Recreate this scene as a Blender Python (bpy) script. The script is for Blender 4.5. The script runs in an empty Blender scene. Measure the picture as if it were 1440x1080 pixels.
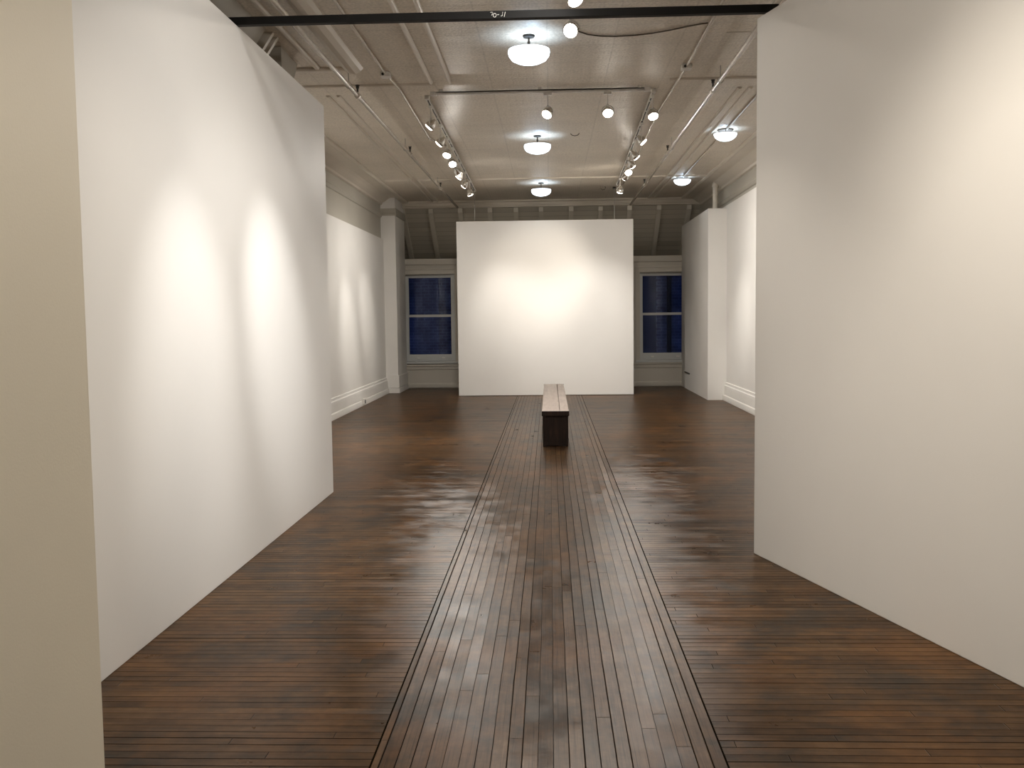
import bpy, bmesh, math, random
from mathutils import Vector, Matrix
random.seed(7)
scn = bpy.context.scene
COL = scn.collection
PI = math.pi

# ------------------------------------------------------------------ helpers
def link(o, parent=None):
    COL.objects.link(o)
    if parent is not None:
        o.parent = parent
    return o

def obj(name, bm, mats, parent=None, smooth=False, bevel=0.0, segs=2):
    me = bpy.data.meshes.new(name)
    bmesh.ops.recalc_face_normals(bm, faces=bm.faces[:])
    bm.to_mesh(me); bm.free()
    for m in (mats if isinstance(mats, (list, tuple)) else [mats]):
        me.materials.append(m)
    o = bpy.data.objects.new(name, me)
    link(o, parent)
    if smooth:
        for p in me.polygons: p.use_smooth = True
    if bevel > 0:
        b = o.modifiers.new('bevel', 'BEVEL'); b.width = bevel; b.segments = segs
        b.limit_method = 'ANGLE'; b.angle_limit = math.radians(40)
    return o

def tag(o, label=None, cat=None, group=None, kind=None):
    if label: o['label'] = label
    if cat: o['category'] = cat
    if group: o['group'] = group
    if kind: o['kind'] = kind
    return o

def struct(name, bm, mats, parent=None, **k):
    o = obj(name, bm, mats, parent, **k)
    o['kind'] = 'structure'
    return o

def empty(name, loc, rz=0.0):
    o = bpy.data.objects.new(name, None)
    o.empty_display_size = 0.1
    o.location = loc; o.rotation_euler = (0, 0, rz)
    return link(o)

def B(): return bmesh.new()

def box(bm, x0, x1, y0, y1, z0, z1, mi=0):
    v = [bm.verts.new((x, y, z)) for x in (x0, x1) for y in (y0, y1) for z in (z0, z1)]
    for q in ((0,1,3,2),(4,6,7,5),(0,4,5,1),(2,3,7,6),(0,2,6,4),(1,5,7,3)):
        f = bm.faces.new([v[i] for i in q]); f.material_index = mi
    return v

def hexa(bm, pts):
    v = [bm.verts.new(p) for p in pts]
    for q in ((0,1,2,3),(7,6,5,4),(0,4,5,1),(1,5,6,2),(2,6,7,3),(3,7,4,0)):
        bm.faces.new([v[i] for i in q])

def tube(bm, pts, r, n=10, cap=True):
    pts = [Vector(p) for p in pts]
    rings = []
    ref = Vector((0, 0, 1))
    for i, p in enumerate(pts):
        t = (pts[min(i+1, len(pts)-1)] - pts[max(i-1, 0)]).normalized()
        a = ref if abs(t.dot(ref)) < 0.95 else Vector((1, 0, 0))
        u = t.cross(a).normalized(); w = t.cross(u).normalized()
        rr = r[i] if isinstance(r, (list, tuple)) else r
        rings.append([bm.verts.new(p + (u*math.cos(2*PI*k/n) + w*math.sin(2*PI*k/n))*rr) for k in range(n)])
    for a, b in zip(rings, rings[1:]):
        for k in range(n):
            bm.faces.new((a[k], a[(k+1) % n], b[(k+1) % n], b[k]))
    if cap:
        bm.faces.new(rings[0]); bm.faces.new(list(reversed(rings[-1])))

def lathe(bm, prof, n=32, mat=None):
    """prof: (r, z) list turned about Z; r=0 ends are closed."""
    rings = []
    for r, z in prof:
        if r < 1e-6:
            rings.append([bm.verts.new((0, 0, z))])
        else:
            rings.append([bm.verts.new((r*math.cos(2*PI*k/n), r*math.sin(2*PI*k/n), z)) for k in range(n)])
    for a, b in zip(rings, rings[1:]):
        for k in range(n):
            k2 = (k+1) % n
            if len(a) == 1 and len(b) == 1: continue
            if len(a) == 1: bm.faces.new((a[0], b[k2], b[k]))
            elif len(b) == 1: bm.faces.new((a[k], a[k2], b[0]))
            else: bm.faces.new((a[k], a[k2], b[k2], b[k]))

def extrude(bm, prof, axis, a, b):
    """prof: closed list of 2D points in the plane across the axis; swept from a to b.
       axis 'y': points are (x, z); axis 'x': points are (y, z)."""
    f = (lambda p, t: (p[0], t, p[1])) if axis == 'y' else (lambda p, t: (t, p[0], p[1]))
    A = [bm.verts.new(f(p, a)) for p in prof]; Bv = [bm.verts.new(f(p, b)) for p in prof]
    n = len(prof)
    for i in range(n):
        bm.faces.new((A[i], A[(i+1) % n], Bv[(i+1) % n], Bv[i]))
    bm.faces.new(A); bm.faces.new(list(reversed(Bv)))

# ------------------------------------------------------------------ node helpers
class NT:
    def __init__(self, name):
        self.m = bpy.data.materials.new(name); self.m.use_nodes = True
        self.t = self.m.node_tree; self.t.nodes.clear()
        self.out = self.t.nodes.new('ShaderNodeOutputMaterial')
    def n(self, typ, **props):
        x = self.t.nodes.new(typ)
        for k, v in props.items(): setattr(x, k, v)
        return x
    def set(self, sock, v):
        if hasattr(v, 'is_output'): self.t.links.new(v, sock)
        else:
            try: sock.default_value = v
            except Exception: sock.default_value = (v[0], v[1], v[2], 1.0)
    def math(self, op, a, b=None, c=None):
        x = self.n('ShaderNodeMath', operation=op)
        self.set(x.inputs[0], a)
        if b is not None: self.set(x.inputs[1], b)
        if c is not None: self.set(x.inputs[2], c)
        return x.outputs[0]
    def coord(self):
        return self.n('ShaderNodeTexCoord').outputs['Object']
    def sep(self, v):
        s = self.n('ShaderNodeSeparateXYZ'); self.set(s.inputs[0], v); return s.outputs
    def comb(self, x, y, z=0.0):
        c = self.n('ShaderNodeCombineXYZ')
        for i, v in enumerate((x, y, z)): self.set(c.inputs[i], v)
        return c.outputs[0]
    def noise(self, v, scale, detail=3.0, rough=0.5):
        x = self.n('ShaderNodeTexNoise'); self.set(x.inputs['Vector'], v)
        x.inputs['Scale'].default_value = scale; x.inputs['Detail'].default_value = detail
        x.inputs['Roughness'].default_value = rough
        return x.outputs[0]
    def white(self, v):
        x = self.n('ShaderNodeTexWhiteNoise', noise_dimensions='3D'); self.set(x.inputs['Vector'], v); return x.outputs['Value']
    def ramp(self, fac, stops, interp='LINEAR'):
        x = self.n('ShaderNodeValToRGB'); x.color_ramp.interpolation = interp
        e = x.color_ramp.elements
        while len(e) < len(stops): e.new(0.5)
        for el, (p, c) in zip(e, stops):
            el.position = p; el.color = (c[0], c[1], c[2], 1) if not isinstance(c, (int, float)) else (c, c, c, 1)
        self.set(x.inputs[0], fac); return x.outputs[0]
    def mix(self, fac, a, b, mode='MIX'):
        x = self.n('ShaderNodeMix', data_type='RGBA', blend_type=mode)
        self.set(x.inputs[0], fac); self.set(x.inputs[6], a); self.set(x.inputs[7], b); return x.outputs[2]
    def maprange(self, v, a, b, c, d):
        x = self.n('ShaderNodeMapRange'); self.set(x.inputs[0], v)
        for i, q in enumerate((a, b, c, d)): self.set(x.inputs[1+i], q)
        return x.outputs[0]
    def bump(self, h, strength=0.3, dist=0.01, normal=None):
        x = self.n('ShaderNodeBump'); self.set(x.inputs['Height'], h)
        x.inputs['Strength'].default_value = strength; x.inputs['Distance'].default_value = dist
        if normal is not None: self.set(x.inputs['Normal'], normal)
        return x.outputs[0]
    def principled(self, color, rough=0.5, metal=0.0, normal=None, spec=0.5, coat=0.0, coat_rough=0.1):
        p = self.n('ShaderNodeBsdfPrincipled')
        self.set(p.inputs['Base Color'], color); self.set(p.inputs['Roughness'], rough)
        self.set(p.inputs['Metallic'], metal); self.set(p.inputs['Specular IOR Level'], spec)
        self.set(p.inputs['Coat Weight'], coat); self.set(p.inputs['Coat Roughness'], coat_rough)
        if normal is not None: self.set(p.inputs['Normal'], normal)
        self.t.links.new(p.outputs[0], self.out.inputs[0]); return p
    def emission(self, color, s):
        e = self.n('ShaderNodeEmission'); self.set(e.inputs[0], color); self.set(e.inputs[1], s)
        self.t.links.new(e.outputs[0], self.out.inputs[0])

def mat_paint(name, col, rough=0.6, var=0.03, bump=0.08, bscale=160.0, spec=0.3):
    n = NT(name); c = n.coord()
    big = n.noise(c, 1.1, 3); fine = n.noise(c, bscale, 2)
    f = n.maprange(big, 0.3, 0.7, 1.0-var, 1.0+var)
    color = n.mix(1.0, (col[0], col[1], col[2], 1), n.comb(f, f, f), 'MULTIPLY')
    n.principled(color, rough, normal=n.bump(fine, bump, 0.004), spec=spec)
    return n.m

def mat_simple(name, col, rough=0.5, metal=0.0, spec=0.5):
    n = NT(name); c = n.coord()
    f = n.maprange(n.noise(c, 14.0, 3), 0.3, 0.7, 0.9, 1.1)
    color = n.mix(1.0, (col[0], col[1], col[2], 1), n.comb(f, f, f), 'MULTIPLY')
    n.principled(color, rough, metal, spec=spec)
    return n.m

def mat_emit(name, col, s):
    n = NT(name); n.emission((col[0], col[1], col[2], 1), s); return n.m

def mat_floor(name, along):
    """old oiled strip flooring; boards run along the given axis"""
    W, L = 0.0568, (2.7 if along == 'y' else 1.9)
    n = NT(name); c = n.coord(); s = n.sep(c)
    wav = n.noise(c, 0.9, 2)
    a = s[1] if along == 'y' else s[0]
    b = s[0] if along == 'y' else s[1]
    bb = n.math('ADD', b, n.math('MULTIPLY', n.math('SUBTRACT', wav, 0.5), 0.010))
    v = n.math('DIVIDE', bb, W); row = n.math('FLOOR', v); fv = n.math('FRACT', v)
    r1 = n.white(n.comb(row, 3.7, 0.0))
    u = n.math('ADD', n.math('DIVIDE', a, L), n.math('MULTIPLY', r1, 7.31))
    seg = n.math('FLOOR', u); fu = n.math('FRACT', u)
    bid = n.white(n.comb(row, seg, 1.0)); bid2 = n.white(n.comb(row, seg, 9.0))
    # gaps between boards, width differs row by row
    edge = n.math('MINIMUM', fv, n.math('SUBTRACT', 1.0, fv))
    gw = n.maprange(n.math('POWER', n.white(n.comb(row, 21.0, 5.0)), 3.0), 0.0, 1.0, 0.020, 0.095)
    gapA = n.math('SUBTRACT', 1.0, n.maprange(edge, n.math('MULTIPLY', gw, 0.4), gw, 0.0, 1.0))
    endd = n.math('MULTIPLY', n.math('MINIMUM', fu, n.math('SUBTRACT', 1.0, fu)), L)
    gapB = n.math('SUBTRACT', 1.0, n.maprange(endd, 0.0008, 0.0026, 0.0, 1.0))
    gap = n.math('MAXIMUM', gapA, n.math('MULTIPLY', gapB, 0.7))
    # grain stretched along the board
    off = n.math('MULTIPLY', bid, 37.0)
    if along == 'y': gv = n.comb(n.math('MULTIPLY', s[0], 60.0), n.math('ADD', n.math('MULTIPLY', s[1], 3.0), off), off)
    else: gv = n.comb(n.math('ADD', n.math('MULTIPLY', s[0], 3.0), off), n.math('MULTIPLY', s[1], 60.0), off)
    grain = n.noise(gv, 1.0, 4, 0.6)
    if along == 'y': sv = n.comb(n.math('MULTIPLY', s[0], 230.0), n.math('ADD', n.math('MULTIPLY', s[1], 2.2), off), off)
    else: sv = n.comb(n.math('ADD', n.math('MULTIPLY', s[0], 2.2), off), n.math('MULTIPLY', s[1], 230.0), off)
    streak = n.maprange(n.noise(sv, 1.0, 2, 0.5), 0.56, 0.72, 0.0, 0.75)
    mott = n.noise(n.comb(s[0], s[1], n.math('MULTIPLY', bid2, 0.3)), 9.0, 5, 0.65)
    tone = n.math('ADD', n.math('ADD', n.math('MULTIPLY', bid, 0.17), n.math('MULTIPLY', grain, 0.40)), n.math('MULTIPLY', mott, 0.43))
    col = n.ramp(tone, [(0.25, (0.021, 0.0110, 0.0050)), (0.42, (0.060, 0.032, 0.0145)), (0.59, (0.110, 0.061, 0.028)), (0.78, (0.185, 0.109, 0.055))])
    # wear: grey stained patches, orange worn patches, drifting across many boards
    pv = n.comb(n.math('MULTIPLY', s[0], 1.6 if along == 'y' else 0.8), n.math('MULTIPLY', s[1], 0.8 if along == 'y' else 1.6), off)
    pv2 = n.comb(s[0], s[1], n.math('MULTIPLY', bid2, 0.16))
    grey = n.maprange(n.noise(pv2, 2.6, 5, 0.65), 0.48, 0.64, 0.0, 0.70)
    col = n.mix(grey, col, n.mix(mott, (0.014, 0.0135, 0.0125, 1), (0.050, 0.045, 0.039, 1)))
    orng = n.maprange(n.noise(n.comb(s[1], s[0], n.math('MULTIPLY', bid2, 0.22)), 1.9, 5, 0.65), 0.48, 0.66, 0.0, 0.62)
    col = n.mix(orng, col, n.mix(mott, (0.072, 0.028, 0.009, 1), (0.225, 0.108, 0.036, 1)))
    col = n.mix(streak, col, n.mix(1.0, col, (0.42, 0.38, 0.34, 1), 'MULTIPLY'))
    col = n.mix(n.math('MULTIPLY', gap, 0.95), col, (0.006, 0.004, 0.003, 1))
    # shape: cupped boards, each sits a hair higher or lower
    cup = n.math('MULTIPLY', n.math('POWER', n.math('ABSOLUTE', n.math('SUBTRACT', fv, 0.5)), 2.0), 0.0012)
    h = n.math('ADD', n.math('MULTIPLY', bid2, 0.0006), cup)
    h = n.math('ADD', h, n.math('MULTIPLY', grain, 0.00060))
    h = n.math('ADD', h, n.math('MULTIPLY', n.noise(c, 2.2, 2), 0.0007))
    h = n.math('SUBTRACT', h, n.math('MULTIPLY', gap, 0.003))
    rough = n.maprange(n.math('ADD', n.math('MULTIPLY', n.noise(pv2, 4.0, 5, 0.65), 0.88), n.math('MULTIPLY', bid, 0.12)), 0.30, 0.70, 0.27, 0.40)
    rough = n.math('MAXIMUM', rough, n.math('MULTIPLY', gap, 0.8))
    nrm = n.bump(h, 0.8, 1.0)
    df = n.n('ShaderNodeBsdfDiffuse'); n.set(df.inputs['Color'], col); n.set(df.inputs['Normal'], nrm)
    gl = n.n('ShaderNodeBsdfGlossy', distribution='BECKMANN'); gl.inputs['Color'].default_value = (1, 1, 1, 1)
    n.set(gl.inputs['Roughness'], rough); n.set(gl.inputs['Normal'], nrm)
    fr = n.n('ShaderNodeFresnel'); fr.inputs['IOR'].default_value = 1.42; n.set(fr.inputs['Normal'], nrm)
    mx = n.n('ShaderNodeMixShader'); n.t.links.new(n.math('MULTIPLY', n.math('MULTIPLY', fr.outputs[0], 0.40), n.math('SUBTRACT', 1.0, n.math('MULTIPLY', gap, 0.9))), mx.inputs[0])
    n.t.links.new(df.outputs[0], mx.inputs[1]); n.t.links.new(gl.outputs[0], mx.inputs[2]); n.t.links.new(mx.outputs[0], n.out.inputs[0])
    return n.m

def mat_ceiling():
    n = NT('pressed_tin_ceiling_paint'); c = n.coord(); s = n.sep(c)
    # embossed tiles: 0.61 m sheets each with a grid of small raised squares
    def grid(sz, w):
        out = None
        for k in (0, 1):
            fr = n.math('FRACT', n.math('DIVIDE', s[k], sz))
            e = n.math('MINIMUM', fr, n.math('SUBTRACT', 1.0, fr))
            g = n.maprange(e, 0.0, w, 0.0, 1.0)
            out = g if out is None else n.math('MINIMUM', out, g)
        return out
    sheet = grid(0.61, 0.02); small = grid(0.076, 0.22)
    peb = n.noise(c, 42.0, 3); wave = n.noise(n.comb(n.math('MULTIPLY', s[0], 0.30), s[1], 0.0), 3.0, 2)
    h = n.math('ADD', n.math('MULTIPLY', sheet, 0.0015), n.math('MULTIPLY', small, 0.0016))
    h = n.math('ADD', h, n.math('MULTIPLY', peb, 0.010))
    h = n.math('ADD', h, n.math('MULTIPLY', wave, 0.040))
    f = n.maprange(n.noise(c, 1.3, 4, 0.6), 0.3, 0.7, 0.93, 1.06)
    seam = n.maprange(sheet, 0.0, 1.0, 0.86, 1.0)
    f = n.math('MULTIPLY', f, seam)
    f = n.math('MULTIPLY', f, n.maprange(peb, 0.3, 0.7, 0.84, 1.14))
    col = n.mix(1.0, (0.68, 0.615, 0.52, 1), n.comb(f, f, f), 'MULTIPLY')
    n.principled(col, 0.42, normal=n.bump(h, 0.5, 1.0), spec=0.38)
    return n.m

def mat_boards(name, col, w=0.09):
    """painted tongue-and-groove boards running across the wall"""
    n = NT(name); c = n.coord(); s = n.sep(c)
    v = n.math('DIVIDE', s[2], w); fr = n.math('FRACT', v); row = n.math('FLOOR', v)
    e = n.math('MINIMUM', fr, n.math('SUBTRACT', 1.0, fr))
    g = n.maprange(e, 0.0, 0.06, 0.0, 1.0)
    t = n.maprange(n.white(n.comb(row, 1.0, 0.0)), 0.0, 1.0, 0.9, 1.08)
    t = n.math('MULTIPLY', t, n.maprange(g, 0.0, 1.0, 0.55, 1.0))
    color = n.mix(1.0, (col[0], col[1], col[2], 1), n.comb(t, t, t), 'MULTIPLY')
    n.principled(color, 0.55, normal=n.bump(g, 0.5, 0.004))
    return n.m

def mat_brick():
    n = NT('alley_brick'); c = n.coord(); s = n.sep(c)
    b = n.n('ShaderNodeTexBrick'); n.set(b.inputs['Vector'], n.comb(s[0], s[2], 0.0))
    b.inputs['Color1'].default_value = (0.30, 0.27, 0.27, 1); b.inputs['Color2'].default_value = (0.38, 0.34, 0.34, 1)
    b.inputs['Mortar'].default_value = (0.48, 0.46, 0.46, 1); b.inputs['Scale'].default_value = 1.0
    b.inputs['Brick Width'].default_value = 0.22; b.inputs['Row Height'].default_value = 0.078
    b.inputs['Mortar Size'].default_value = 0.010
    f = n.maprange(n.noise(c, 2.5, 3), 0.3, 0.7, 0.55, 1.35)
    col = n.mix(1.0, b.outputs[0], n.comb(f, f, f), 'MULTIPLY')
    n.principled(col, 0.85); return n.m

def mat_glass():
    n = NT('window_glass')
    tr = n.n('ShaderNodeBsdfTransparent'); tr.inputs[0].default_value = (0.62, 0.70, 0.90, 1)
    gl = n.n('ShaderNodeBsdfGlossy'); gl.inputs['Roughness'].default_value = 0.02
    fr = n.n('ShaderNodeFresnel'); fr.inputs[0].default_value = 1.32
    mx = n.n('ShaderNodeMixShader')
    n.t.links.new(fr.outputs[0], mx.inputs[0]); n.t.links.new(tr.outputs[0], mx.inputs[1]); n.t.links.new(gl.outputs[0], mx.inputs[2])
    n.t.links.new(mx.outputs[0], n.out.inputs[0]); return n.m

def mat_bench(name, stops, axis, rough):
    n = NT(name); c = n.coord(); s = n.sep(c)
    m = [30.0, 30.0, 30.0]; m[axis] = 2.0
    g = n.noise(n.comb(n.math('MULTIPLY', s[0], m[0]), n.math('MULTIPLY', s[1], m[1]), n.math('MULTIPLY', s[2], m[2])), 1.0, 5, 0.6)
    p = n.noise(c, 5.0, 3)
    t = n.math('ADD', n.math('MULTIPLY', g, 0.7), n.math('MULTIPLY', p, 0.3))
    n.principled(n.ramp(t, stops), rough, normal=n.bump(g, 0.25, 0.003)); return n.m

M = {}
M['wall'] = mat_paint('gallery_white_paint', (0.80, 0.785, 0.755), 0.55)
M['panel'] = mat_paint('partition_white_paint', (0.81, 0.797, 0.772), 0.55, var=0.015)
M['near'] = mat_paint('cream_wall_paint', (0.81, 0.755, 0.63), 0.6, var=0.02, bump=0.08, bscale=120)
M['trim'] = mat_paint('trim_paint', (0.76, 0.73, 0.67), 0.4, var=0.03, bump=0.03)
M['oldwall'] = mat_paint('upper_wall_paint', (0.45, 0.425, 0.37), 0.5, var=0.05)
M['backwall'] = mat_paint('back_wall_paint', (0.60, 0.565, 0.50), 0.5, var=0.04)
M['ceil'] = mat_ceiling()
M['ceiltrim'] = mat_paint('ceiling_trim_paint', (0.68, 0.625, 0.54), 0.36, var=0.05, bump=0.1, bscale=60)
M['boards'] = mat_boards('painted_roof_boards', (0.58, 0.54, 0.46))
M['rafter'] = mat_paint('rafter_paint', (0.66, 0.62, 0.54), 0.5, var=0.06)
M['floor_y'] = mat_floor('floor_boards_lengthwise', 'y')
M['floor_x'] = mat_floor('floor_boards_crosswise', 'x')
M['steel'] = mat_simple('black_steel', (0.008, 0.0075, 0.007), 0.6, spec=0.25)
M['dark'] = mat_simple('dark_fitting', (0.02, 0.018, 0.016), 0.5)
M['bronze'] = mat_simple('bronze_stem', (0.10, 0.085, 0.07), 0.35, 0.8)
M['joint'] = mat_simple('open_joint', (0.008, 0.006, 0.004), 1.0, spec=0.0)
M['chalk'] = mat_simple('chalk_mark', (0.75, 0.74, 0.70), 0.9)
M['pipe'] = mat_simple('painted_pipe', (0.63, 0.58, 0.50), 0.22)
M['white_metal'] = mat_simple('white_enamel', (0.78, 0.76, 0.72), 0.3)
M['chrome'] = mat_simple('brushed_lamp_metal', (0.72, 0.70, 0.66), 0.25, 0.85)
M['cable'] = mat_simple('brown_cable', (0.10, 0.075, 0.05), 0.6)
M['wire'] = mat_simple('hanging_wire', (0.45, 0.43, 0.40), 0.4, 0.6)
M['glass'] = mat_glass()
M['sash'] = mat_paint('sash_paint', (0.62, 0.63, 0.62), 0.4, bump=0.02)
M['brick'] = mat_brick()
M['lens'] = mat_emit('lit_lamp_lens', (1.0, 0.92, 0.82), 14.0)
M['lens_dim'] = mat_emit('lit_lamp_lens_side', (1.0, 0.90, 0.78), 6.0)
M['bowl'] = mat_emit('lit_opal_bowl', (0.80, 0.90, 1.0), 1.6)
M['bowl_inner'] = mat_simple('opal_bowl_inside', (0.85, 0.88, 0.9), 0.4)
M['bench_top'] = mat_bench('worn_bench_top', [(0.25, (0.28, 0.21, 0.17)), (0.5, (0.43, 0.34, 0.29)), (0.75, (0.52, 0.43, 0.37))], 1, 0.38)
M['bench_leg'] = mat_bench('dark_bench_wood', [(0.30, (0.006, 0.003, 0.002)), (0.52, (0.026, 0.011, 0.006)), (0.72, (0.075, 0.032, 0.018))], 2, 0.5)

CZ = 4.10          # ceiling height
YB = 21.3          # back wall face
XL, XR = -3.50, 3.30

# ------------------------------------------------------------------ floor and ceiling
bm = B()
box(bm, XL-0.2, -0.655, -4.2, YB+0.2, -0.1, 0.0, 0)
box(bm, -0.655, 0.617, -4.2, YB+0.2, -0.1, 0.0, 1)
box(bm, 0.617, XR+0.2, -4.2, YB+0.2, -0.1, 0.0, 0)
floor = struct('floor', bm, [M['floor_x'], M['floor_y']])
for x in (-0.655, 0.617):
    bm = B(); box(bm, x-0.0035, x+0.0035, -4.1, YB, -0.002, 0.0006)
    struct('border_joint', bm, M['joint'], floor)

bm = B(); box(bm, XL-0.2, XR+0.2, -4.2, 21.2, CZ, CZ+0.12)
ceiling = struct('ceiling', bm, M['ceil'])

def batten(x0, y0, x1, y1, w=0.045, h=0.024):
    """half-round ceiling bead from point to point"""
    bm = B()
    d = Vector((x1-x0, y1-y0, 0)); L = d.length; d.normalize(); p = Vector((-d.y, d.x, 0))
    n = 7; rows = []
    for t in (0.0, L):
        o = Vector((x0, y0, CZ)) + d*t
        rows.append([bm.verts.new(o + p*(math.cos(PI*k/(n-1))*w/2) + Vector((0, 0, -math.sin(PI*k/(n-1))*h+0.002))) for k in range(n)])
    for k in range(n-1): bm.faces.new((rows[0][k], rows[0][k+1], rows[1][k+1], rows[1][k]))
    bm.faces.new((rows[0][0], rows[1][0], rows[1][-1], rows[0][-1]))
    bm.faces.new(rows[0]); bm.faces.new(list(reversed(rows[1])))
    o = struct('ceiling_moulding', bm, M['ceiltrim'], ceiling, smooth=False)
    return o
# far bay: long paired beads left and right, cross beads at the bay lines
for x in (-2.36, -2.48): batten(x, 10.95, x-0.06, 21.03)
for x in (2.13, 2.25): batten(x, 10.95, x+0.03, 21.03)
batten(-3.0, 10.50, -1.20, 10.50, 0.06); batten(1.30, 10.5, 2.9, 10.5, 0.05)
batten(-3.0, 17.75, 2.9, 17.75, 0.06)
# near bay
for x in (-0.985, -1.185): batten(x-0.01, -3.8, x-0.06, 10.42, 0.05, 0.03)
batten(1.60, 8.85, 2.9, 8.85, 0.04, 0.010)
bm = B(); extrude(bm, [(-2.06, CZ+0.002), (-2.03, CZ-0.03), (-1.98, CZ-0.055), (-1.93, CZ-0.055), (-1.88, CZ-0.03), (-1.85, CZ+0.002)], 'y', -3.8, 9.8)
struct('ceiling_rib', bm, M['ceiltrim'], ceiling, smooth=False)
batten(-3.0, 9.78, -1.9, 9.78, 0.12, 0.035)
batten(-2.30, -3.8, -2.30, 9.7, 0.07, 0.035)
# boxed soffit above the left partition
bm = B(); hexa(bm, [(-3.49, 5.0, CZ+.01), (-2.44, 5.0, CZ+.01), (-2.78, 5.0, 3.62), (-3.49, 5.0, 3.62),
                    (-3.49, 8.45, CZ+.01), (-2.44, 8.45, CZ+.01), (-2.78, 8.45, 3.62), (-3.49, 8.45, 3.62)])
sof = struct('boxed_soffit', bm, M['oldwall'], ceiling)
for y in (8.52, 8.66):
    bm = B(); hexa(bm, [(-3.49, y, CZ), (-2.40, y, CZ), (-2.74, y, 3.60), (-3.49, y, 3.60), (-3.49, y+.05, CZ), (-2.40, y+.05, CZ), (-2.74, y+.05, 3.60), (-3.49, y+.05, 3.60)])
    struct('soffit_rib', bm, M['ceiltrim'], sof)
bm = B(); hexa(bm, [(-3.49, 8.95, CZ), (-2.45, 8.95, CZ), (-2.45, 8.95, 3.60), (-3.49, 8.95, 3.60), (-3.49, 9.6, CZ), (-2.47, 9.6, CZ), (-2.60, 9.6, 3.60), (-3.49, 9.6, 3.60)])
struct('soffit_end', bm, M['oldwall'], sof)

# header at the far edge of the ceiling
bm = B(); extrude(bm, [(21.30, CZ+0.01), (21.03, CZ+0.01), (21.03, 4.075), (21.06, 4.062), (21.085, 4.055), (21.085, 4.0), (21.07, 3.99), (21.07, 3.955), (21.30, 3.955)], 'x', XL, XR)
trim1 = struct('trim_1', bm, M['ceiltrim'])

# sloping boarded wall with rafters, running down behind the top of the window wall
YT, ZT, YF, ZF = 21.18, 3.985, 22.75, 2.78
bm = B(); hexa(bm, [(XL-.2, YF, ZF), (XL-.2, YT, ZT), (XL-.2, YT+.1, ZT+.1), (XL-.2, YF+0.10, ZF+.1),
                    (XR+.2, YF, ZF), (XR+.2, YT, ZT), (XR+.2, YT+.1, ZT+.1), (XR+.2, YF+0.10, ZF+.1)])
wslope = struct('wall_slope', bm, M['boards'])
for x in (-3.205, -2.59, -1.94, -1.29, -0.72, -0.17, 0.49, 1.13, 1.76, 2.40, 3.05):
    bm = B(); hh = 0.085; w = 0.048
    hexa(bm, [(x-w, YF, ZF), (x-w, YT+.02, ZT-.015), (x-w, YT+.02, ZT-.015-hh*1.3), (x-w, YF, ZF-hh*1.3),
              (x+w, YF, ZF), (x+w, YT+.02, ZT-.015), (x+w, YT+.02, ZT-.015-hh*1.3), (x+w, YF, ZF-hh*1.3)])
    struct('rafter', bm, M['rafter'], wslope)

# ------------------------------------------------------------------ back wall with two windows
WIN = [(-3.21, -2.10, 0.60, 2.53), (1.985, 3.10, 0.585, 2.51)]
bm = B()
xs = [XL-.2, WIN[0][0], WIN[0][1], WIN[1][0], WIN[1][1], XR+.2]
T = 0.22
for i in range(5):
    if i in (1, 3):
        w = WIN[0] if i == 1 else WIN[1]
        box(bm, xs[i], xs[i+1], YB, YB+T, -0.1, w[2]); box(bm, xs[i], xs[i+1], YB, YB+T, w[3], 2.87)
    else: box(bm, xs[i], xs[i+1], YB, YB+T, -0.1, 2.87)
bmesh.ops.remove_doubles(bm, verts=bm.verts[:], dist=1e-5)
box(bm, XL-.2, XR+.2, YB+T, 22.95, 2.60, 2.66)
wback = struct('wall_back', bm, M['backwall'])
bm = B(); box(bm, XL, XR, YB-0.045, YB, 2.74, 2.865); struct('cap_rail', bm, M['backwall'], wback, bevel=0.006)
bm = B(); extrude(bm, [(YB, 0.53), (YB-0.045, 0.53), (YB-0.05, 0.50), (YB-0.025, 0.485), (YB-0.02, 0.42), (YB, 0.41)], 'x', XL, XR)
struct('stool_rail', bm, M['backwall'], wback)
bm = B(); extrude(bm, [(YB, 0.115), (YB-0.012, 0.11), (YB-0.02, 0.09), (YB-0.02, 0.018), (YB, 0.018)], 'x', XL, XR)
struct('baseboard_back', bm, M['backwall'])

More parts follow.
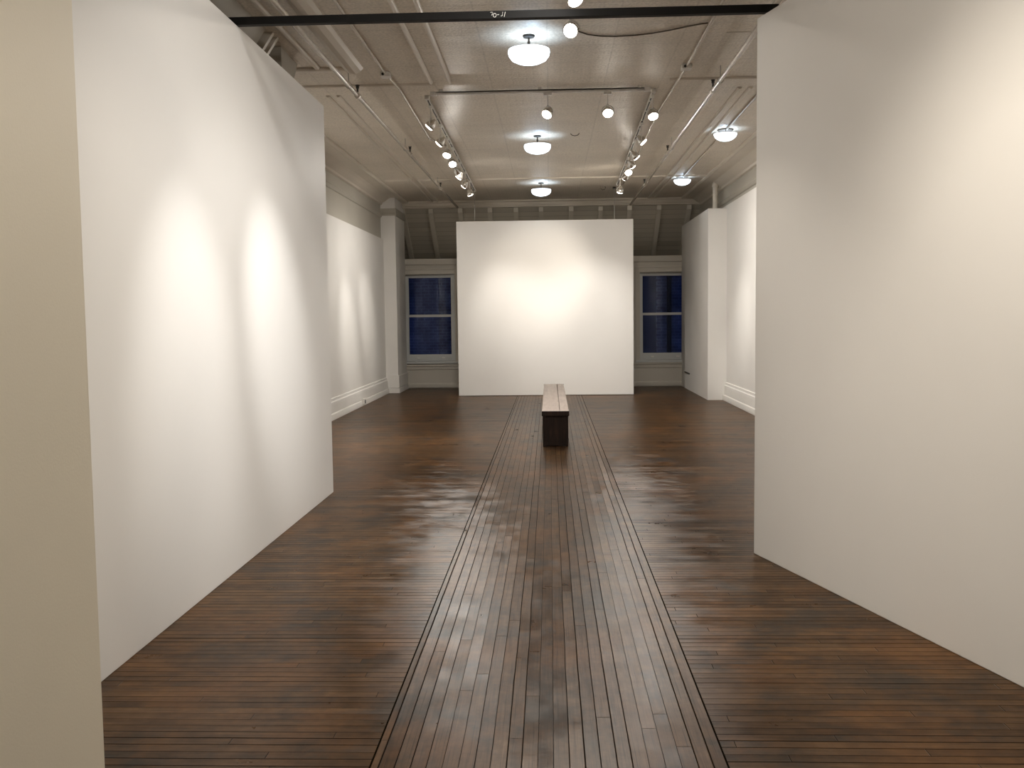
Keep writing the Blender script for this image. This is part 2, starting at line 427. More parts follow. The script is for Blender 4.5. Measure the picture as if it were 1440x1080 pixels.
def window(name, w, gx0, gx1, zr):
    x0, x1, z0, z1 = w
    e = empty(name, ((x0+x1)/2, YB, z0)); e['kind'] = 'structure'
    ox, oz = (x0+x1)/2, z0
    def part(nm, boxes, m, par=e, bev=0.004):
        bm = B()
        for b in boxes: box(bm, b[0]-ox, b[1]-ox, b[2]-YB, b[3]-YB, b[4]-oz, b[5]-oz)
        return obj(nm, bm, m, par, bevel=bev)
    # casing board around the opening
    part('casing', [(x0-0.09, x0, YB-0.022, YB, z0-0.05, z1+0.10), (x1, x1+0.09, YB-0.022, YB, z0-0.05, z1+0.10),
                    (x0, x1, YB-0.022, YB, z1, z1+0.10), (x0-0.11, x1+0.11, YB-0.04, YB, z1+0.10, z1+0.13)], M['backwall'])
    part('sill', [(x0-0.09, x1+0.09, YB-0.06, YB+0.12, z0-0.05, z0)], M['sash'])
    # upper sash sits behind the lower one
    g = [(x0, gx0, YB+.10, YB+.14, zr-.02, z1), (gx1, x1, YB+.10, YB+.14, zr-.02, z1), (gx0, gx1, YB+.10, YB+.14, z1-.075, z1), (gx0, gx1, YB+.10, YB+.14, zr-.02, zr+.025)]
    up = part('upper_sash', g, M['sash'])
    part('glass_pane', [(gx0-.01, gx1+.01, YB+.118, YB+.122, zr, z1-.06)], M['glass'], up, 0)
    g = [(x0, gx0, YB+.05, YB+.09, z0, zr+.025), (gx1, x1, YB+.05, YB+.09, z0, zr+.025), (gx0, gx1, YB+.05, YB+.09, z0, z0+.155), (gx0, gx1, YB+.05, YB+.09, zr-.03, zr+.025)]
    lo = part('lower_sash', g, M['sash'])
    part('glass_pane', [(gx0-.01, gx1+.01, YB+.068, YB+.072, z0+.14, zr)], M['glass'], lo, 0)
    for s in (-0.28, 0.28):
        part('sash_lift', [((x0+x1)/2+s-.035, (x0+x1)/2+s+.035, YB+.03, YB+.052, z0+.06, z0+.085)], M['white_metal'], lo)
    return e
window('window_1', WIN[0], -3.135, -2.195, 1.615)
window('window_2', WIN[1], 2.055, 3.01, 1.60)

# brick building across the alley
bm = B()
box(bm, -9, 1.2, 25.5, 26.5, -3, 9)
for x in (-4.55, -3.35, -2.05): box(bm, x, x+0.42, 25.3, 25.5, -3, 9)
bld = empty('brick_building', (-3.9, 26, -3)); tag(bld, 'dim brick building with pilasters seen through the left window', 'building')
o = obj('brick_wall', bm, M['brick'], bld); o.location = (3.9, -26, 3)
bld2 = empty('brick_building', (6.0, 25.5, -3)); tag(bld2, 'dark brick building corner seen through the right window', 'building')
bm = B(); box(bm, 2.75, 10, 24.8, 26.2, -3, 9); o = obj('brick_wall', bm, M['brick'], bld2); o.location = (-6, -25.5, 3)
bm = B(); box(bm, 1.2, 2.75, 25.0, 26.2, -3, 9); o = obj('rendered_wall', bm, mat_paint('grey_render', (0.20, 0.21, 0.22), 0.9, var=0.3), bld2); o.location = (-6, -25.5, 3)
bm = B(); tube(bm, [(3.05, 24.72, -3), (3.05, 24.72, 9)], 0.06); o = obj('drainpipe', bm, M['dark'], bld2); o.location = (-6, -25.5, 3)

# ------------------------------------------------------------------ side walls
def base_profile(x, s, h=0.33):
    return [(x, h), (x+s*0.018, h-0.005), (x+s*0.022, h-0.045), (x+s*0.034, h-0.06), (x+s*0.038, h-0.10), (x+s*0.04, 0.115),
            (x+s*0.026, 0.108), (x+s*0.026, 0.098), (x+s*0.062, 0.092), (x+s*0.068, 0.03), (x+s*0.066, 0.0), (x, 0.0)]
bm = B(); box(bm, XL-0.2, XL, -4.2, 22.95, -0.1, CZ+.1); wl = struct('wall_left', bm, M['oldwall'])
bm = B(); box(bm, XL, -3.45, 9.5, 20.05, 0.0, 3.215); struct('drywall_lining', bm, M['wall'], wl)
bm = B(); extrude(bm, base_profile(-3.45, 1), 'y', 9.5, 20.05); struct('baseboard_left', bm, M['wall'])
bm = B(); extrude(bm, [(XL, 3.66), (XL+.02, 3.67), (XL+.045, 3.72), (XL+.03, 3.74), (XL+.03, 3.76), (XL, 3.77)], 'y', -4.0, 20.05)
struct('trim_2', bm, M['oldwall'])
def crown(x, s):
    return [(x, 4.11), (x+s*.44, 4.11), (x+s*.44, 4.075), (x+s*.40, 4.06), (x+s*.37, 4.072), (x+s*.20, 4.06), (x+s*.15, 4.03), (x+s*.11, 4.0), (x+s*.05, 3.965), (x+s*.04, 3.93), (x, 3.92)]
bm = B(); extrude(bm, crown(XL, 1), 'y', 9.6, 21.05); struct('trim_3', bm, M['ceiltrim'])
# corner pilaster
bm = B(); box(bm, XL, -3.195, 20.05, YB, 0, CZ); pil = struct('pilaster', bm, M['wall'], wl)
bm = B(); extrude(bm, [(20.05, 3.70), (20.035, 3.70), (20.03, 3.73), (20.0, 3.76), (19.985, 3.80), (19.985, 3.84), (20.05, 3.85)], 'x', XL, -3.17)
box(bm, -3.195, -3.165, 20.0, YB, 3.70, 3.845); struct('pilaster_capital', bm, M['oldwall'], pil)
bm = B(); box(bm, -3.5, -3.175, 20.028, 20.05, 0.115, 0.37); box(bm, -3.5, -3.16, 20.005, 20.05, 0.0, 0.105)
box(bm, -3.195, -3.175, 20.05, YB, 0.115, 0.36); box(bm, -3.195, -3.16, 20.05, YB, 0.0, 0.105)
struct('pilaster_base', bm, M['wall'], pil)

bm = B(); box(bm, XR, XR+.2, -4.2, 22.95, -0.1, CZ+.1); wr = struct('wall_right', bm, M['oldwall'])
bm = B(); box(bm, 3.24, XR, 7.0, 20.3, 0.0, 3.555); struct('drywall_lining', bm, M['wall'], wr)
bm = B(); extrude(bm, base_profile(3.24, -1), 'y', 7.0, 17.80); struct('baseboard_right', bm, M['wall'])
bm = B(); extrude(bm, [(XR, 3.64), (XR-.02, 3.65), (XR-.05, 3.69), (XR-.035, 3.71), (XR-.035, 3.74), (XR, 3.75)], 'y', -4.0, 20.05)
struct('trim_4', bm, M['oldwall'])
bm = B(); extrude(bm, crown(XR, -1), 'y', -4.0, 21.05); struct('trim_5', bm, M['ceiltrim'])
bm = B(); box(bm, 2.90, 3.24, 17.78, YB, 0.0, 3.50)
chase = struct('boxed_chase', bm, M['wall'], wr)
bm = B(); box(bm, 2.885, 2.905, 20.05, 20.75, 0.335, 0.36); struct('chase_outlet_strip', bm, M['dark'], chase)

bm = B(); box(bm, -1.62, -1.424, -4.1, 2.9, 0, CZ); struct('wall_near', bm, M['near'])
bm = B(); box(bm, XL-.2, XR+.2, -4.2, -4.0, -0.1, CZ+.1); struct('wall_rear', bm, M['wall'])

# vertical pipe standing on the chase
bm = B(); tube(bm, [(3.14, 18.45, 3.50), (3.14, 18.45, 4.06)], 0.05, 14); tube(bm, [(3.14, 18.45, 3.96), (3.14, 18.45, 4.02)], 0.062, 14)
rp = empty('riser_pipe', (3.14, 18.45, 3.5)); tag(rp, 'short painted pipe rising from the boxed column to the ceiling', 'pipe')
o = obj('pipe', bm, M['pipe'], rp, smooth=False); o.location = (-3.14, -18.45, -3.5)

# outlet box on the left baseboard
e = empty('outlet_box', (-3.385, 17.15, 0.03)); tag(e, 'small outlet box on the shoe of the left baseboard', 'outlet')
bm = B(); box(bm, 0, 0.045, -0.06, 0.06, 0.0, 0.11); bx = obj('box_body', bm, M['white_metal'], e, bevel=0.006)
bm = B(); box(bm, 0.045, 0.049, -0.03, 0.03, 0.02, 0.08); obj('socket', bm, M['dark'], bx)

# ------------------------------------------------------------------ partitions
def partition(name, label, p0, p1, th, h, z0=0.0):
    """p0->p1: the visible face; the slab lies to its left-hand side"""
    d = Vector((p1[0]-p0[0], p1[1]-p0[1], 0)); L = d.length; a = math.atan2(d.y, d.x)
    e = empty(name, (p0[0], p0[1], 0), a); tag(e, label, 'partition')
    bm = B(); box(bm, 0, L, 0, th, z0, h)
    obj('panel_board', bm, M['panel'], e, bevel=0.004)
    return e, L
pl, L = partition('wall_partition', 'long white partition on the left with two tall pools of light', (-2.0, 8.66), (-2.0, 3.3), -0.10, 3.488)
pl.children[0].location = (0, 0, 0)
pr, Lr = partition('wall_partition', 'white partition on the right angled outward under the black beam', (1.345, 6.36), (1.345+0.27*3.9, 6.36-0.963*3.9), 0.10, 3.478)
# the edge screw
bm = B(); tube(bm, [(-0.012, 0.02, 1.905), (0.004, 0.02, 1.905)], 0.004, 8); tube(bm, [(-0.014, 0.02, 1.905), (-0.010, 0.02, 1.905)], 0.007, 8)
obj('edge_screw', bm, M['dark'], pr)
pb, Lb = partition('hanging_partition', 'square white panel hung between the two windows at the far end', (-1.83, 19.1), (1.655, 19.1), 0.09, 3.462, 0.008)
for x in (-1.465, 1.29):
    bm = B(); tube(bm, [(x+1.83, 0.045, 3.46), (x+1.83, 0.045, CZ)], 0.005, 6); obj('hanging_wire', bm, M['wire'], pb)
    bm = B(); tube(bm, [(x+1.83-.03, 0.045, CZ-.02), (x+1.83+.03, 0.045, CZ-.02)], 0.018, 8); obj('wire_anchor', bm, M['dark'], pb)

# black beam laid over the partitions, with a chalk mark
e = empty('steel_beam', (-0.3, 6.26, 3.488)); tag(e, 'black steel beam spanning overhead between the left and right partitions', 'beam')
bm = B(); box(bm, -1.80, 1.76, 0.0, 0.05, 0.0, 0.05)
bmb = obj('beam_bar', bm, M['steel'], e, bevel=0.003)
def stroke(bm, pts): tube(bm, [(p[0], -0.0015, p[1]) for p in pts], 0.0021, 6)
bm = B(); sc = 0.03
def S(x, pts): stroke(bm, [(x + p[0]*sc, 0.010 + p[1]*sc) for p in pts])
x0 = -0.060
S(x0, [(0, .95), (.25, 1.0), (.5, .98), (.38, .6), (.28, .35)])
S(x0+.018, [(.3+.32*math.cos(a), .36+.40*math.sin(a)) for a in [i*PI/8 for i in range(17)]])
S(x0+.042, [(0, .45), (.45, .48)])
S(x0+.066, [(0, .15), (.32, .25), (.42, 1.0)])
S(x0+.080, [(.25, .0), (.50, 1.0)])
obj('chalk_marking', bm, M['chalk'], bmb)

# ------------------------------------------------------------------ bench
e = empty('bench', (0.06, 11.6, 0)); tag(e, 'long narrow wooden bench with dark ends and worn pale top', 'bench')
bm = B()
box(bm, -0.165, 0.050, 0.0, 4.57, 0.388, 0.438); box(bm, 0.0535, 0.163, 0.004, 4.566, 0.388, 0.437)
obj('seat', bm, M['bench_top'], e, bevel=0.006)
bm = B(); box(bm, -0.168, 0.166, -0.012, 0.0, 0.378, 0.437); obj('end_cleat', bm, M['bench_leg'], e, bevel=0.003)
bm = B(); box(bm, -0.168, 0.166, 4.57, 4.582, 0.378, 0.437)
obj('end_cleat', bm, M['bench_leg'], e, bevel=0.003)
for y in (0.02, 2.22, 4.42):
    lb = B(); box(lb, -0.155, 0.150, y+0.012, y+0.09, 0.008, 0.388)
    lg = obj('leg', lb, M['bench_leg'], e, bevel=0.004)
    for x in (-0.157, 0.124):
        q = B(); box(q, x, x+0.030, y, y+0.10, 0.0, 0.386); obj('leg_post', q, M['bench_leg'], lg, bevel=0.003)
    for x in (-0.062, 0.03):
        q = B(); box(q, x, x+0.006, y+0.008, y+0.013, 0.01, 0.386); obj('board_batten', q, M['bench_leg'], lg)
bm = B(); box(bm, -0.14, -0.115, 0.1, 4.45, 0.31, 0.388); obj('apron', bm, M['bench_leg'], e, bevel=0.003)
bm = B(); box(bm, 0.108, 0.133, 0.1, 4.45, 0.31, 0.388)
obj('apron', bm, M['bench_leg'], e, bevel=0.003)

# ------------------------------------------------------------------ pendants
def spot_light(name, parent, power, size, blend, col, rad=0.03):
    l = bpy.data.lights.new(name, 'SPOT'); l.energy = power; l.spot_size = math.radians(size); l.spot_blend = blend
    l.color = col; l.shadow_soft_size = rad
    o = bpy.data.objects.new(name, l); link(o, parent); return o
def point_light(name, parent, power, col, rad=0.02):
    l = bpy.data.lights.new(name, 'POINT'); l.energy = power; l.color = col; l.shadow_soft_size = rad
    o = bpy.data.objects.new(name, l); link(o, parent); return o
COOL = (0.80, 0.91, 1.0); BLUE = (0.52, 0.74, 1.0)
def pendant_tree():
    e = empty('pendant_lamp', (0, 0, CZ))
    bm = B(); lathe(bm, [(0, 0.001), (0.052, 0.001), (0.055, -0.006), (0.050, -0.018), (0.02, -0.024), (0, -0.024)], 24); obj('canopy', bm, M['dark'], e)
    bm = B(); tube(bm, [(0, 0, -0.02), (0, 0, -0.135)], 0.009, 10); tube(bm, [(0, 0, -0.055), (0, 0, -0.075)], 0.014, 10); obj('stem', bm, M['bronze'], e)
    bm = B(); R = 0.185
    prof = [(R-.008, -0.128), (R, -0.128), (R+.003, -0.152), (R-.004, -0.182), (R-.030, -0.216), (R-.08, -0.240), (0.05, -0.252), (0, -0.254),
            (0, -0.247), (0.05, -0.245), (R-.086, -0.233), (R-.038, -0.209), (R-.013, -0.178), (R-.009, -0.150), (R-.008, -0.128)]
    lathe(bm, prof, 48); bm.faces.ensure_lookup_table()
    for f in bm.faces:
        c = f.calc_center_median(); rr = math.hypot(c.x, c.y)
        f.material_index = 1 if f.index >= 48*7 else 0
    b = obj('bowl_shade', bm, [M['bowl'], M['bowl_inner']], e, smooth=True)
    for k in range(3):
        a = k*2*PI/3; bm = B(); tube(bm, [(0, 0, -0.13), (R*math.cos(a), R*math.sin(a), -0.133)], 0.004, 6); obj('spider_arm', bm, M['bronze'], e)
    p = point_light('bulb_light', e, 2.4, BLUE, 0.03); p.location = (0.03, 0, -0.225)
    return e
def dome_tree():
    e = empty('ceiling_lamp', (0, 0, CZ))
    bm = B(); lathe(bm, [(0, 0), (0.10, 0), (0.11, -0.008), (0.10, -0.02), (0, -0.02)], 28); obj('canopy', bm, M['bronze'], e)
    for k in range(3):
        bm = B(); a = k*2*PI/3+.4; tube(bm, [(0.085*math.cos(a), 0.085*math.sin(a), -0.015), (0.145*math.cos(a), 0.145*math.sin(a), -0.066)], 0.004, 6)
        obj('bracket', bm, M['bronze'], e)
    bm = B(); R = 0.157
    prof = [(R-.008, -0.06)] + [(R*math.cos(t), -0.06-0.100*math.sin(t)) for t in [i*PI/2/10 for i in range(10)]] + [(0, -0.160), (0, -0.153)] + \
           [((R-.008)*math.cos(t), -0.06-0.093*math.sin(t)) for t in [i*PI/2/10 for i in range(9, -1, -1)]]
    lathe(bm, prof, 40); bm.faces.ensure_lookup_table()
    for f in bm.faces: f.material_index = 1 if f.index >= 40*12 else 0
    obj('dome_shade', bm, [M['bowl'], M['bowl_inner']], e, smooth=True)
    p = point_light('bulb_light', e, 1.5, BLUE, 0.03); p.location = (0, 0.0, -0.12)
    return e
def copy_tree(o, parent=None):
    c = o.copy(); COL.objects.link(c); c.parent = parent
    for ch in list(o.children): copy_tree(ch, c)
    return c
pend = pendant_tree()
for i, (x, y, lab) in enumerate([(-0.165, 8.80, 'nearest and largest round white pendant lamp just beyond the black beam'),
                                 (-0.150, 13.62, 'middle of the three round white pendant lamps along the ceiling centre'),
                                 (-0.140, 18.40, 'farthest round white pendant lamp above the hanging square panel')]):
    o = pend if i == 0 else copy_tree(pend)
    o.location = (x, y, CZ); tag(o, lab, 'pendant lamp', 'round pendants down the centre of the ceiling')
dome = dome_tree()
for i, (x, y, lab) in enumerate([(2.42, 13.43, 'nearer white dome ceiling lamp beside the right partition edge'),
                                 (2.45, 17.93, 'farther white dome ceiling lamp near the right back corner')]):
    o = dome if i == 0 else copy_tree(dome)
    o.location = (x, y, CZ); tag(o, lab, 'ceiling lamp', 'dome lamps on the right of the ceiling')

# ------------------------------------------------------------------ lighting tracks
TZ = 4.045
def track(label, p0, p1, name='lighting_track', w=0.036):
    d = Vector((p1[0]-p0[0], p1[1]-p0[1], 0)); L = d.length; a = math.atan2(d.y, d.x)
    e = empty(name, (p0[0], p0[1], TZ), a); tag(e, label, 'lighting track', 'white lighting tracks on the ceiling')
    bm = B(); box(bm, 0, L, -w/2, -w/2+.009, 0, .034); box(bm, 0, L, w/2-.009, w/2, 0, .034); box(bm, 0, L, -w/2, w/2, .020, .034)
    obj('channel', bm, M['white_metal'], e)
    n = max(2, int(L/0.55))
    for k in range(n):
        s = k*L/n; bm = B(); box(bm, s+.05, s+L/n-.06, -w/2+.009, w/2-.009, .012, .0199); obj('slot', bm, M['dark'], e)
    for s in (0.0, L-.07):
        bm = B(); box(bm, s, s+.07, -w/2-.006, w/2+.006, -.006, .036); obj('end_cap', bm, M['white_metal'], e, bevel=.003)
    n = max(2, int(L/1.2)+1)
    for k in range(n):
        s = .12 + k*(L-.24)/(n-1); bm = B(); box(bm, s-.02, s+.02, -w/2-.004, w/2+.004, .030, CZ-TZ+.001); obj('mounting_clip', bm, M['white_metal'], e)
    return e
track('white lighting track running lengthwise on the left of the ceiling', (-1.36, 10.95), (-1.45, 19.1))
track('white lighting track running lengthwise on the right of the ceiling', (1.17, 10.85), (1.31, 18.6))
track('white lighting track crossing the ceiling between the two long tracks', (-1.30, 10.80), (1.13, 10.80))
track('white lighting track overhead in front of and behind the black beam', (0.19, -2.2), (0.19, 7.95))

# a track head: adapter, stem, yoke, housing > lens, lamp
PIV = -0.215
def head_meshes():
    out = {}
    bm = B(); box(bm, -.017, .017, -.045, .045, -.030, -.0005); out['adapter'] = (bm, M['white_metal'], .004)
    bm = B(); tube(bm, [(0, 0, -.028), (0, 0, PIV+.068)], .0065, 10); tube(bm, [(0, 0, PIV+.078), (0, 0, PIV+.062)], .012, 10); out['stem'] = (bm, M['white_metal'], 0)
    bm = B(); R = .066
    pts = [(R, 0, -.012)] + [(R*math.cos(t), 0, R*math.sin(t)) for t in [i*PI/14 for i in range(15)]] + [(-R, 0, -.012)]
    tube(bm, pts, .0048, 8); out['yoke'] = (bm, M['white_metal'], 0)
    bm = B()
    lathe(bm, [(0, .078), (.018, .076), (.024, .058), (.030, .050), (.046, .022), (.056, -.002), (.058, -.030), (.055, -.034), (.052, -.030), (.051, -.024)], 28)
    tube(bm, [(.055, 0, 0), (.068, 0, 0)], .006, 8); tube(bm, [(-.055, 0, 0), (-.068, 0, 0)], .006, 8)
    out['lamp_housing'] = (bm, M['chrome'], 0)
    bm = B(); lathe(bm, [(0, -.052), (.025, -.051), (.044, -.047), (.0505, -.041), (.0515, -.023)], 28); out['lens'] = (bm, M['lens'], 0)
    return out
def make_head():
    e = empty('track_spotlight', (0, 0, TZ)); parts = {}
    for nm, (bm, m, bv) in head_meshes().items():
        par = e if nm != 'lens' else parts['lamp_housing']
        parts[nm] = obj(nm, bm, m, par, smooth=nm in ('lamp_housing', 'lens', 'yoke'), bevel=bv)
    parts['yoke'].location = parts['lamp_housing'].location = (0, 0, PIV)
    return e
HEAD = make_head(); BEAM = 0.36; SPILL = 84.0
WARM = (1.0, 0.90, 0.77); NEUT = (1.0, 0.945, 0.875); WHITE = (1.0, 0.97, 0.93)
def spot(pos, aim, label, power, size=42, blend=1.0, col=NEUT, lens='lens', group='track spotlights', sf=1.0):
    e = copy_tree(HEAD)
    e.location = (pos[0], pos[1], TZ)
    if label: tag(e, label, 'spotlight', group)
    piv = Vector((pos[0], pos[1], TZ+PIV)); d = (Vector(aim)-piv).normalized()
    q = d.to_track_quat('-Z', 'Y')
    az = math.atan2(d.y, d.x)
    for c in e.children:
        base = c.name.split('.')[0]
        if base == 'yoke': c.rotation_euler = (0, 0, az+PI/2)
        elif base == 'adapter' : c.rotation_euler = (0, 0, 0 if pos[1] != 10.80 else PI/2)
        elif base == 'lamp_housing':
            # keep the pivot pins on the yoke: pitch about the yoke axis, then turn
            pitch = math.acos(max(-1, min(1, -d.z)))
            c.rotation_euler = (pitch, 0, az-PI/2)
            if lens != 'lens':
                l = c.children[0]; l.data = l.data.copy(); l.data.materials[0] = M[lens]
            s = spot_light('spot_beam', c, power*BEAM, size+10, blend, col, 0.035); s.location = (0, 0, -.06)
            s = spot_light('spot_spill', c, SPILL*sf*power/150, 128, 1.0, col, 0.035); s.location = (0, 0, -.06)
    return e
ZP = TZ+PIV
G1 = 'spotlights on the left track'; G2 = 'spotlights on the right track'; G3 = 'spotlights on the cross track'; G4 = 'spotlights on the near track'
LT = lambda y: -1.36-0.09*(y-10.95)/8.15
RT = lambda y: 1.17+0.14*(y-10.85)/7.75
# left track
spot((LT(11.35), 11.35), (-3.45, 11.7, 1.6), 'first spotlight from the camera on the left track, seen edge on', 120, group=G1, lens='lens_dim')
spot((LT(12.45), 12.45), (-3.45, 12.9, 1.7), 'second spotlight from the camera on the left track, turned to the left wall', 120, group=G1, lens='lens_dim')
spot((LT(13.35), 13.35), (-2.3, 11.2, 0.0), 'third spotlight from the camera on the left track, tilted toward the camera', 170, group=G1)
spot((LT(14.15), 14.15), (-1.1, 11.0, 0.0), 'fourth spotlight on the left track, round glowing face toward the camera', 190, group=G1)
spot((LT(14.95), 14.95), (0.75, 19.1, 1.0), 'fifth spotlight on the left track, showing its curved yoke', 420, 34, group=G1, lens='lens_dim', sf=.2)
spot((LT(15.45), 15.45), (-3.45, 16.35, 1.3), 'sixth spotlight on the left track, just before the small dim ones', 300, 22, group=G1, sf=.5)
spot((LT(16.5), 16.5), (-3.45, 18.1, 1.6), 'seventh spotlight on the left track, second from its far end', 260, 20, group=G1, lens='lens_dim', sf=.35)
spot((LT(17.6), 17.6), (-0.4, 19.1, 0.7), 'last spotlight at the far end of the left track', 230, 50, group=G1, sf=.05)
# right track
spot((RT(11.0), 11.0), (1.8, 8.6, 0.0), 'nearest spotlight on the right track, bright oval face below the track end', 170, group=G2)
spot((RT(12.6), 12.6), (3.24, 12.4, 1.6), 'second spotlight on the right track, seen edge on', 120, group=G2, lens='lens_dim')
spot((RT(13.8), 13.8), (3.24, 14.6, 1.6), 'third spotlight on the right track, aimed at the right wall', 130, group=G2, lens='lens_dim')
spot((RT(14.6), 14.6), (3.24, 16.55, 1.2), 'upper bright spotlight in the clump of three on the right track', 380, 22, group=G2, sf=.5)
spot((RT(15.3), 15.3), (1.6, 12.0, 0.0), 'lowest bright spotlight in the clump of three on the right track', 240, group=G2, sf=.8)
spot((RT(15.9), 15.9), (-0.20, 19.1, 2.4), 'spotlight of the clump on the right track pointing left like a horn', 380, 30, col=WARM, group=G2, sf=.15)
spot((RT(17.6), 17.6), (0.6, 19.1, 0.3), 'small last spotlight at the far end of the right track', 190, 60, group=G2, sf=.02)
# cross track
spot((0.0, 10.80), (-2.0, 8.1, 0.3), 'left spotlight hanging from the cross track, glowing toward the camera', 150, 40, group=G3, sf=.1)
spot((0.66, 10.80), (0.7, 7.3, 0.0), 'right spotlight hanging from the cross track, glowing toward the camera', 14, group=G3, sf=.1)
# near track
spot((0.19, 7.72), (-1.42, 2.3, 0.6), 'spotlight hanging just below the black beam at the top centre', 580, 40, col=WARM, group=G4, sf=.1)
spot((0.19, 6.95), (1.72, 5.0, 0.1), 'spotlight hanging just above the black beam at the top edge', 150, 34, col=WARM, group=G4, sf=.05)
spot((0.19, 5.75), (-2.0, 7.0, 1.5), 'spotlight on the near track above the frame aimed at the left partition', 530, 22, col=WHITE, group=G4, sf=.06)
spot((0.19, 5.05), (-2.0, 5.28, 1.3), 'spotlight on the near track above the frame aimed straight at the left partition', 330, 25, col=WHITE, group=G4, sf=.2)
spot((0.19, 3.9), (-2.0, 7.9, 0.2), 'added unseen fill spotlight on the near track aimed along the left partition', 430, 54, col=NEUT, group=G4, sf=.22)  # wide fill lamp, added out of view to lift the left partition
spot((0.19, 2.9), (2.0, 4.1, 1.2), 'spotlight on the near track above the camera aimed at the right partition', 350, 62, col=WARM, group=G4, sf=.25)
spot((0.19, 0.8), (-1.42, 2.7, 0.6), 'added unseen fill spotlight on the near track aimed at the cream wall', 170, 62, col=WARM, group=G4, sf=.05)  # extra unseen lamp, put in to brighten the cream wall

for c in [HEAD] + list(HEAD.children_recursive): bpy.data.objects.remove(c)

# ------------------------------------------------------------------ pipes, conduits, cables
def sprinkler(label, xa, xb, y0, y1, heads):
    e = empty('sprinkler_pipe', (xa, y0, 3.955)); tag(e, label, 'pipe')
    X = lambda y: (xb-xa)*(y-y0)/(y1-y0)
    bm = B(); tube(bm, [(0, 0, 0), (xb-xa, y1-y0, 0)], 0.023, 14); obj('pipe', bm, M['pipe'], e, smooth=True)
    for y in heads:
        bm = B(); tube(bm, [(X(y), y-y0, .015), (X(y), y-y0, .075)], .010, 8); tube(bm, [(X(y), y-y0, .075), (X(y), y-y0, .105)], .017, 8)
        tube(bm, [(X(y), y-y0, .104), (X(y), y-y0, .110)], .024, 10); h = obj('sprinkler_head', bm, M['dark'], e)
        bm = B(); tube(bm, [(X(y), y-y0-.03, 0), (X(y), y-y0+.03, 0)], .032, 14); obj('tee_fitting', bm, M['pipe'], e)
        bm = B(); yy = y-y0-.45
        tube(bm, [(X(yy+y0), yy, .02), (X(yy+y0), yy, CZ-3.955)], .005, 6)
        pts = [(X(yy+y0)+.03*math.cos(t), yy, .03*math.sin(t)) for t in [i*PI/6 for i in range(13)]]
        tube(bm, pts, .004, 6); obj('pipe_hanger', bm, M['wire'], e)
    return e
sprinkler('long sprinkler pipe under the ceiling left of the left track', -2.08, -1.98, -3.9, 21.0, (4.5, 10.35, 14.1, 17.9))
sprinkler('long sprinkler pipe under the ceiling right of the right track', 1.74, 1.76, -3.9, 21.0, (5.0, 10.45, 14.4, 17.9))
def conduit(label, pts, boxes=()):
    p0 = pts[0]; e = empty('conduit', p0); tag(e, label, 'conduit')
    L = [tuple(Vector(p)-Vector(p0)) for p in pts]
    bm = B(); tube(bm, L, 0.0125, 10); obj('tube', bm, M['pipe'], e, smooth=True)
    for b in boxes:
        q = Vector(b)-Vector(p0); bm = B(); box(bm, q.x-.05, q.x+.05, q.y-.06, q.y+.06, q.z-.03, CZ-p0[2]); o = obj('junction_box', bm, M['white_metal'], e, bevel=.005)
        bm = B(); tube(bm, [(q.x-.02, q.y-.061, q.z-.01), (q.x-.02, q.y-.07, q.z-.01)], .014, 8); obj('knockout', bm, M['dark'], o)
    return e
CZc = 4.083
conduit('thin conduit with a junction box beside the near end of the left track', [(-1.70, -3.9, CZc), (-1.66, 9.95, CZc), (-1.62, 10.6, CZc), (-1.66, 13.6, CZc), (-1.48, 14.2, CZc)], [(-1.66, 10.0, CZc)])
conduit('thin conduit with a junction box beside the near end of the right track', [(1.43, -3.9, CZc), (1.40, 9.95, CZc), (1.36, 12.2, CZc), (1.40, 15.0, CZc), (1.43, 18.9, CZc)], [(1.40, 9.95, CZc)])
conduit('thin conduit linking the two dome lamps on the right', [(2.37, 8.8, CZc), (2.42, 13.33, CZc)], ())
conduit('thin conduit between the nearer and farther dome lamps', [(2.43, 13.55, CZc), (2.45, 17.83, CZc)], ())

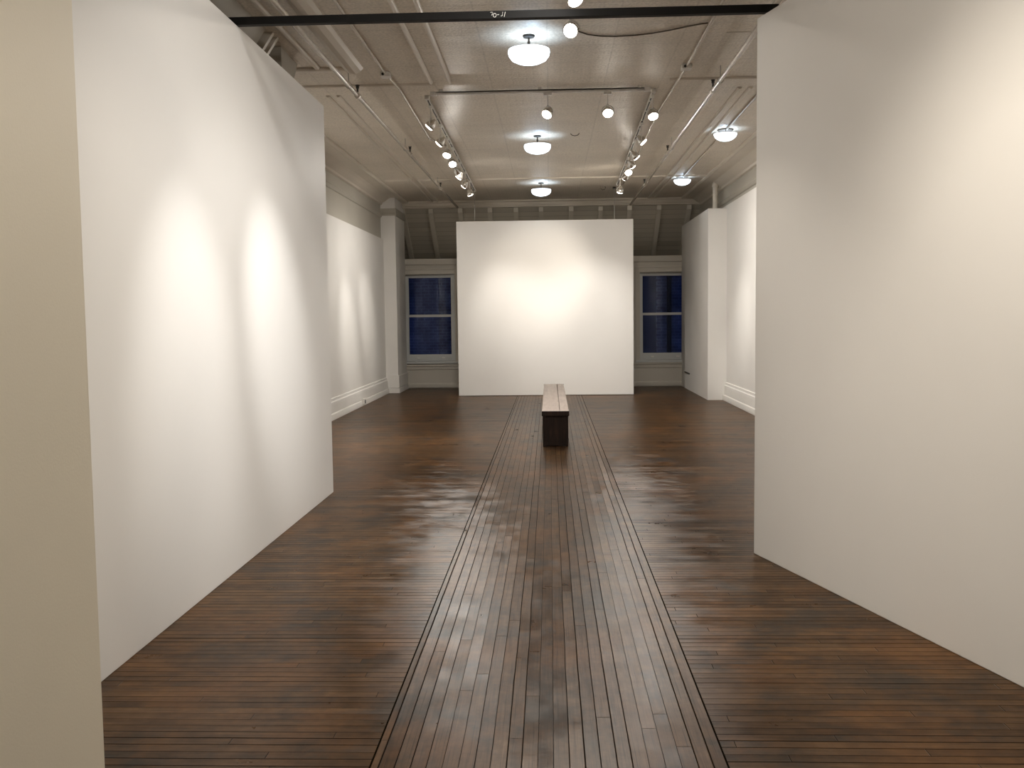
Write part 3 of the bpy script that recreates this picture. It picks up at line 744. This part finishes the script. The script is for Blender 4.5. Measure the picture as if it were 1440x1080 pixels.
def loose(name, label, cat, pts, r, m):
    p0 = Vector(pts[0]); e = empty(name, p0); tag(e, label, cat)
    bm = B(); tube(bm, [tuple(Vector(p)-p0) for p in pts], r, 8); obj('wire' if cat != 'cable' else 'cord', bm, m, e, smooth=True); return e
loose('power_cable', 'brown cable swagged across the ceiling beside the nearest pendant', 'cable',
      [(0.19, 7.95, 4.07), (0.19, 8.25, 4.088), (0.21, 8.50, 4.093), (0.27, 8.68, 4.093), (0.36, 8.79, 4.093), (0.48, 8.85, 4.093), (0.62, 8.87, 4.093), (0.78, 8.85, 4.093), (0.93, 8.80, 4.093), (1.08, 8.72, 4.093), (1.22, 8.62, 4.093), (1.33, 8.54, 4.09), (1.38, 8.505, 4.086)], 0.006, M['cable'])
loose('ceiling_hook', 'bent wire hook on the ceiling left of the right track far end', 'hook',
      [(1.02, 19.0, CZ-.002), (1.02, 19.0, 4.05), (1.05, 19.0, 4.02), (1.09, 19.0, 4.03), (1.11, 19.0, 4.06), (1.10, 19.0, 4.085)], 0.006, M['cable'])
loose('ceiling_hook', 'tiny wire staple on the ceiling beside the middle pendant', 'hook',
      [(0.31, 13.5, CZ-.002), (0.33, 13.5, 4.075), (0.37, 13.5, 4.065), (0.41, 13.5, 4.075), (0.43, 13.5, CZ-.002)], 0.005, M['cable'])

# ------------------------------------------------------------------ world, camera, view
w = bpy.data.worlds.new('dusk_sky'); scn.world = w; w.use_nodes = True
bg = w.node_tree.nodes['Background']; bg.inputs[0].default_value = (0.06, 0.13, 0.42, 1); bg.inputs[1].default_value = 0.09

cam = bpy.data.cameras.new('camera'); co = bpy.data.objects.new('camera', cam); COL.objects.link(co)
cam.sensor_width = 36.0; cam.lens = 1350.0/1440.0*36.0; cam.clip_end = 200; cam.clip_start = 0.05
f = 1350.0
d = Vector((53/f, 97/f, -1)).normalized()
dn = Vector((.0118, -1, -(97-.0118*53)/f)).normalized()
up = -dn; up = (up - d*up.dot(d)).normalized(); xx = d.cross(up)
R = Matrix((xx, d, up))
co.matrix_world = Matrix.Translation((0, 0, 1.6)) @ R.to_4x4()
scn.camera = co

vs = scn.view_settings
scn.display_settings.display_device = 'sRGB'
vs.view_transform = 'Standard'; vs.look = 'None'; vs.exposure = 1.0; vs.gamma = 1.0; vs.use_curve_mapping = False
cy = scn.cycles
cy.use_denoising = True
cy.max_bounces = 10; cy.diffuse_bounces = 6; cy.glossy_bounces = 4; cy.transparent_max_bounces = 8
cy.sample_clamp_indirect = 6.0
cy.caustics_reflective = False; cy.caustics_refractive = False
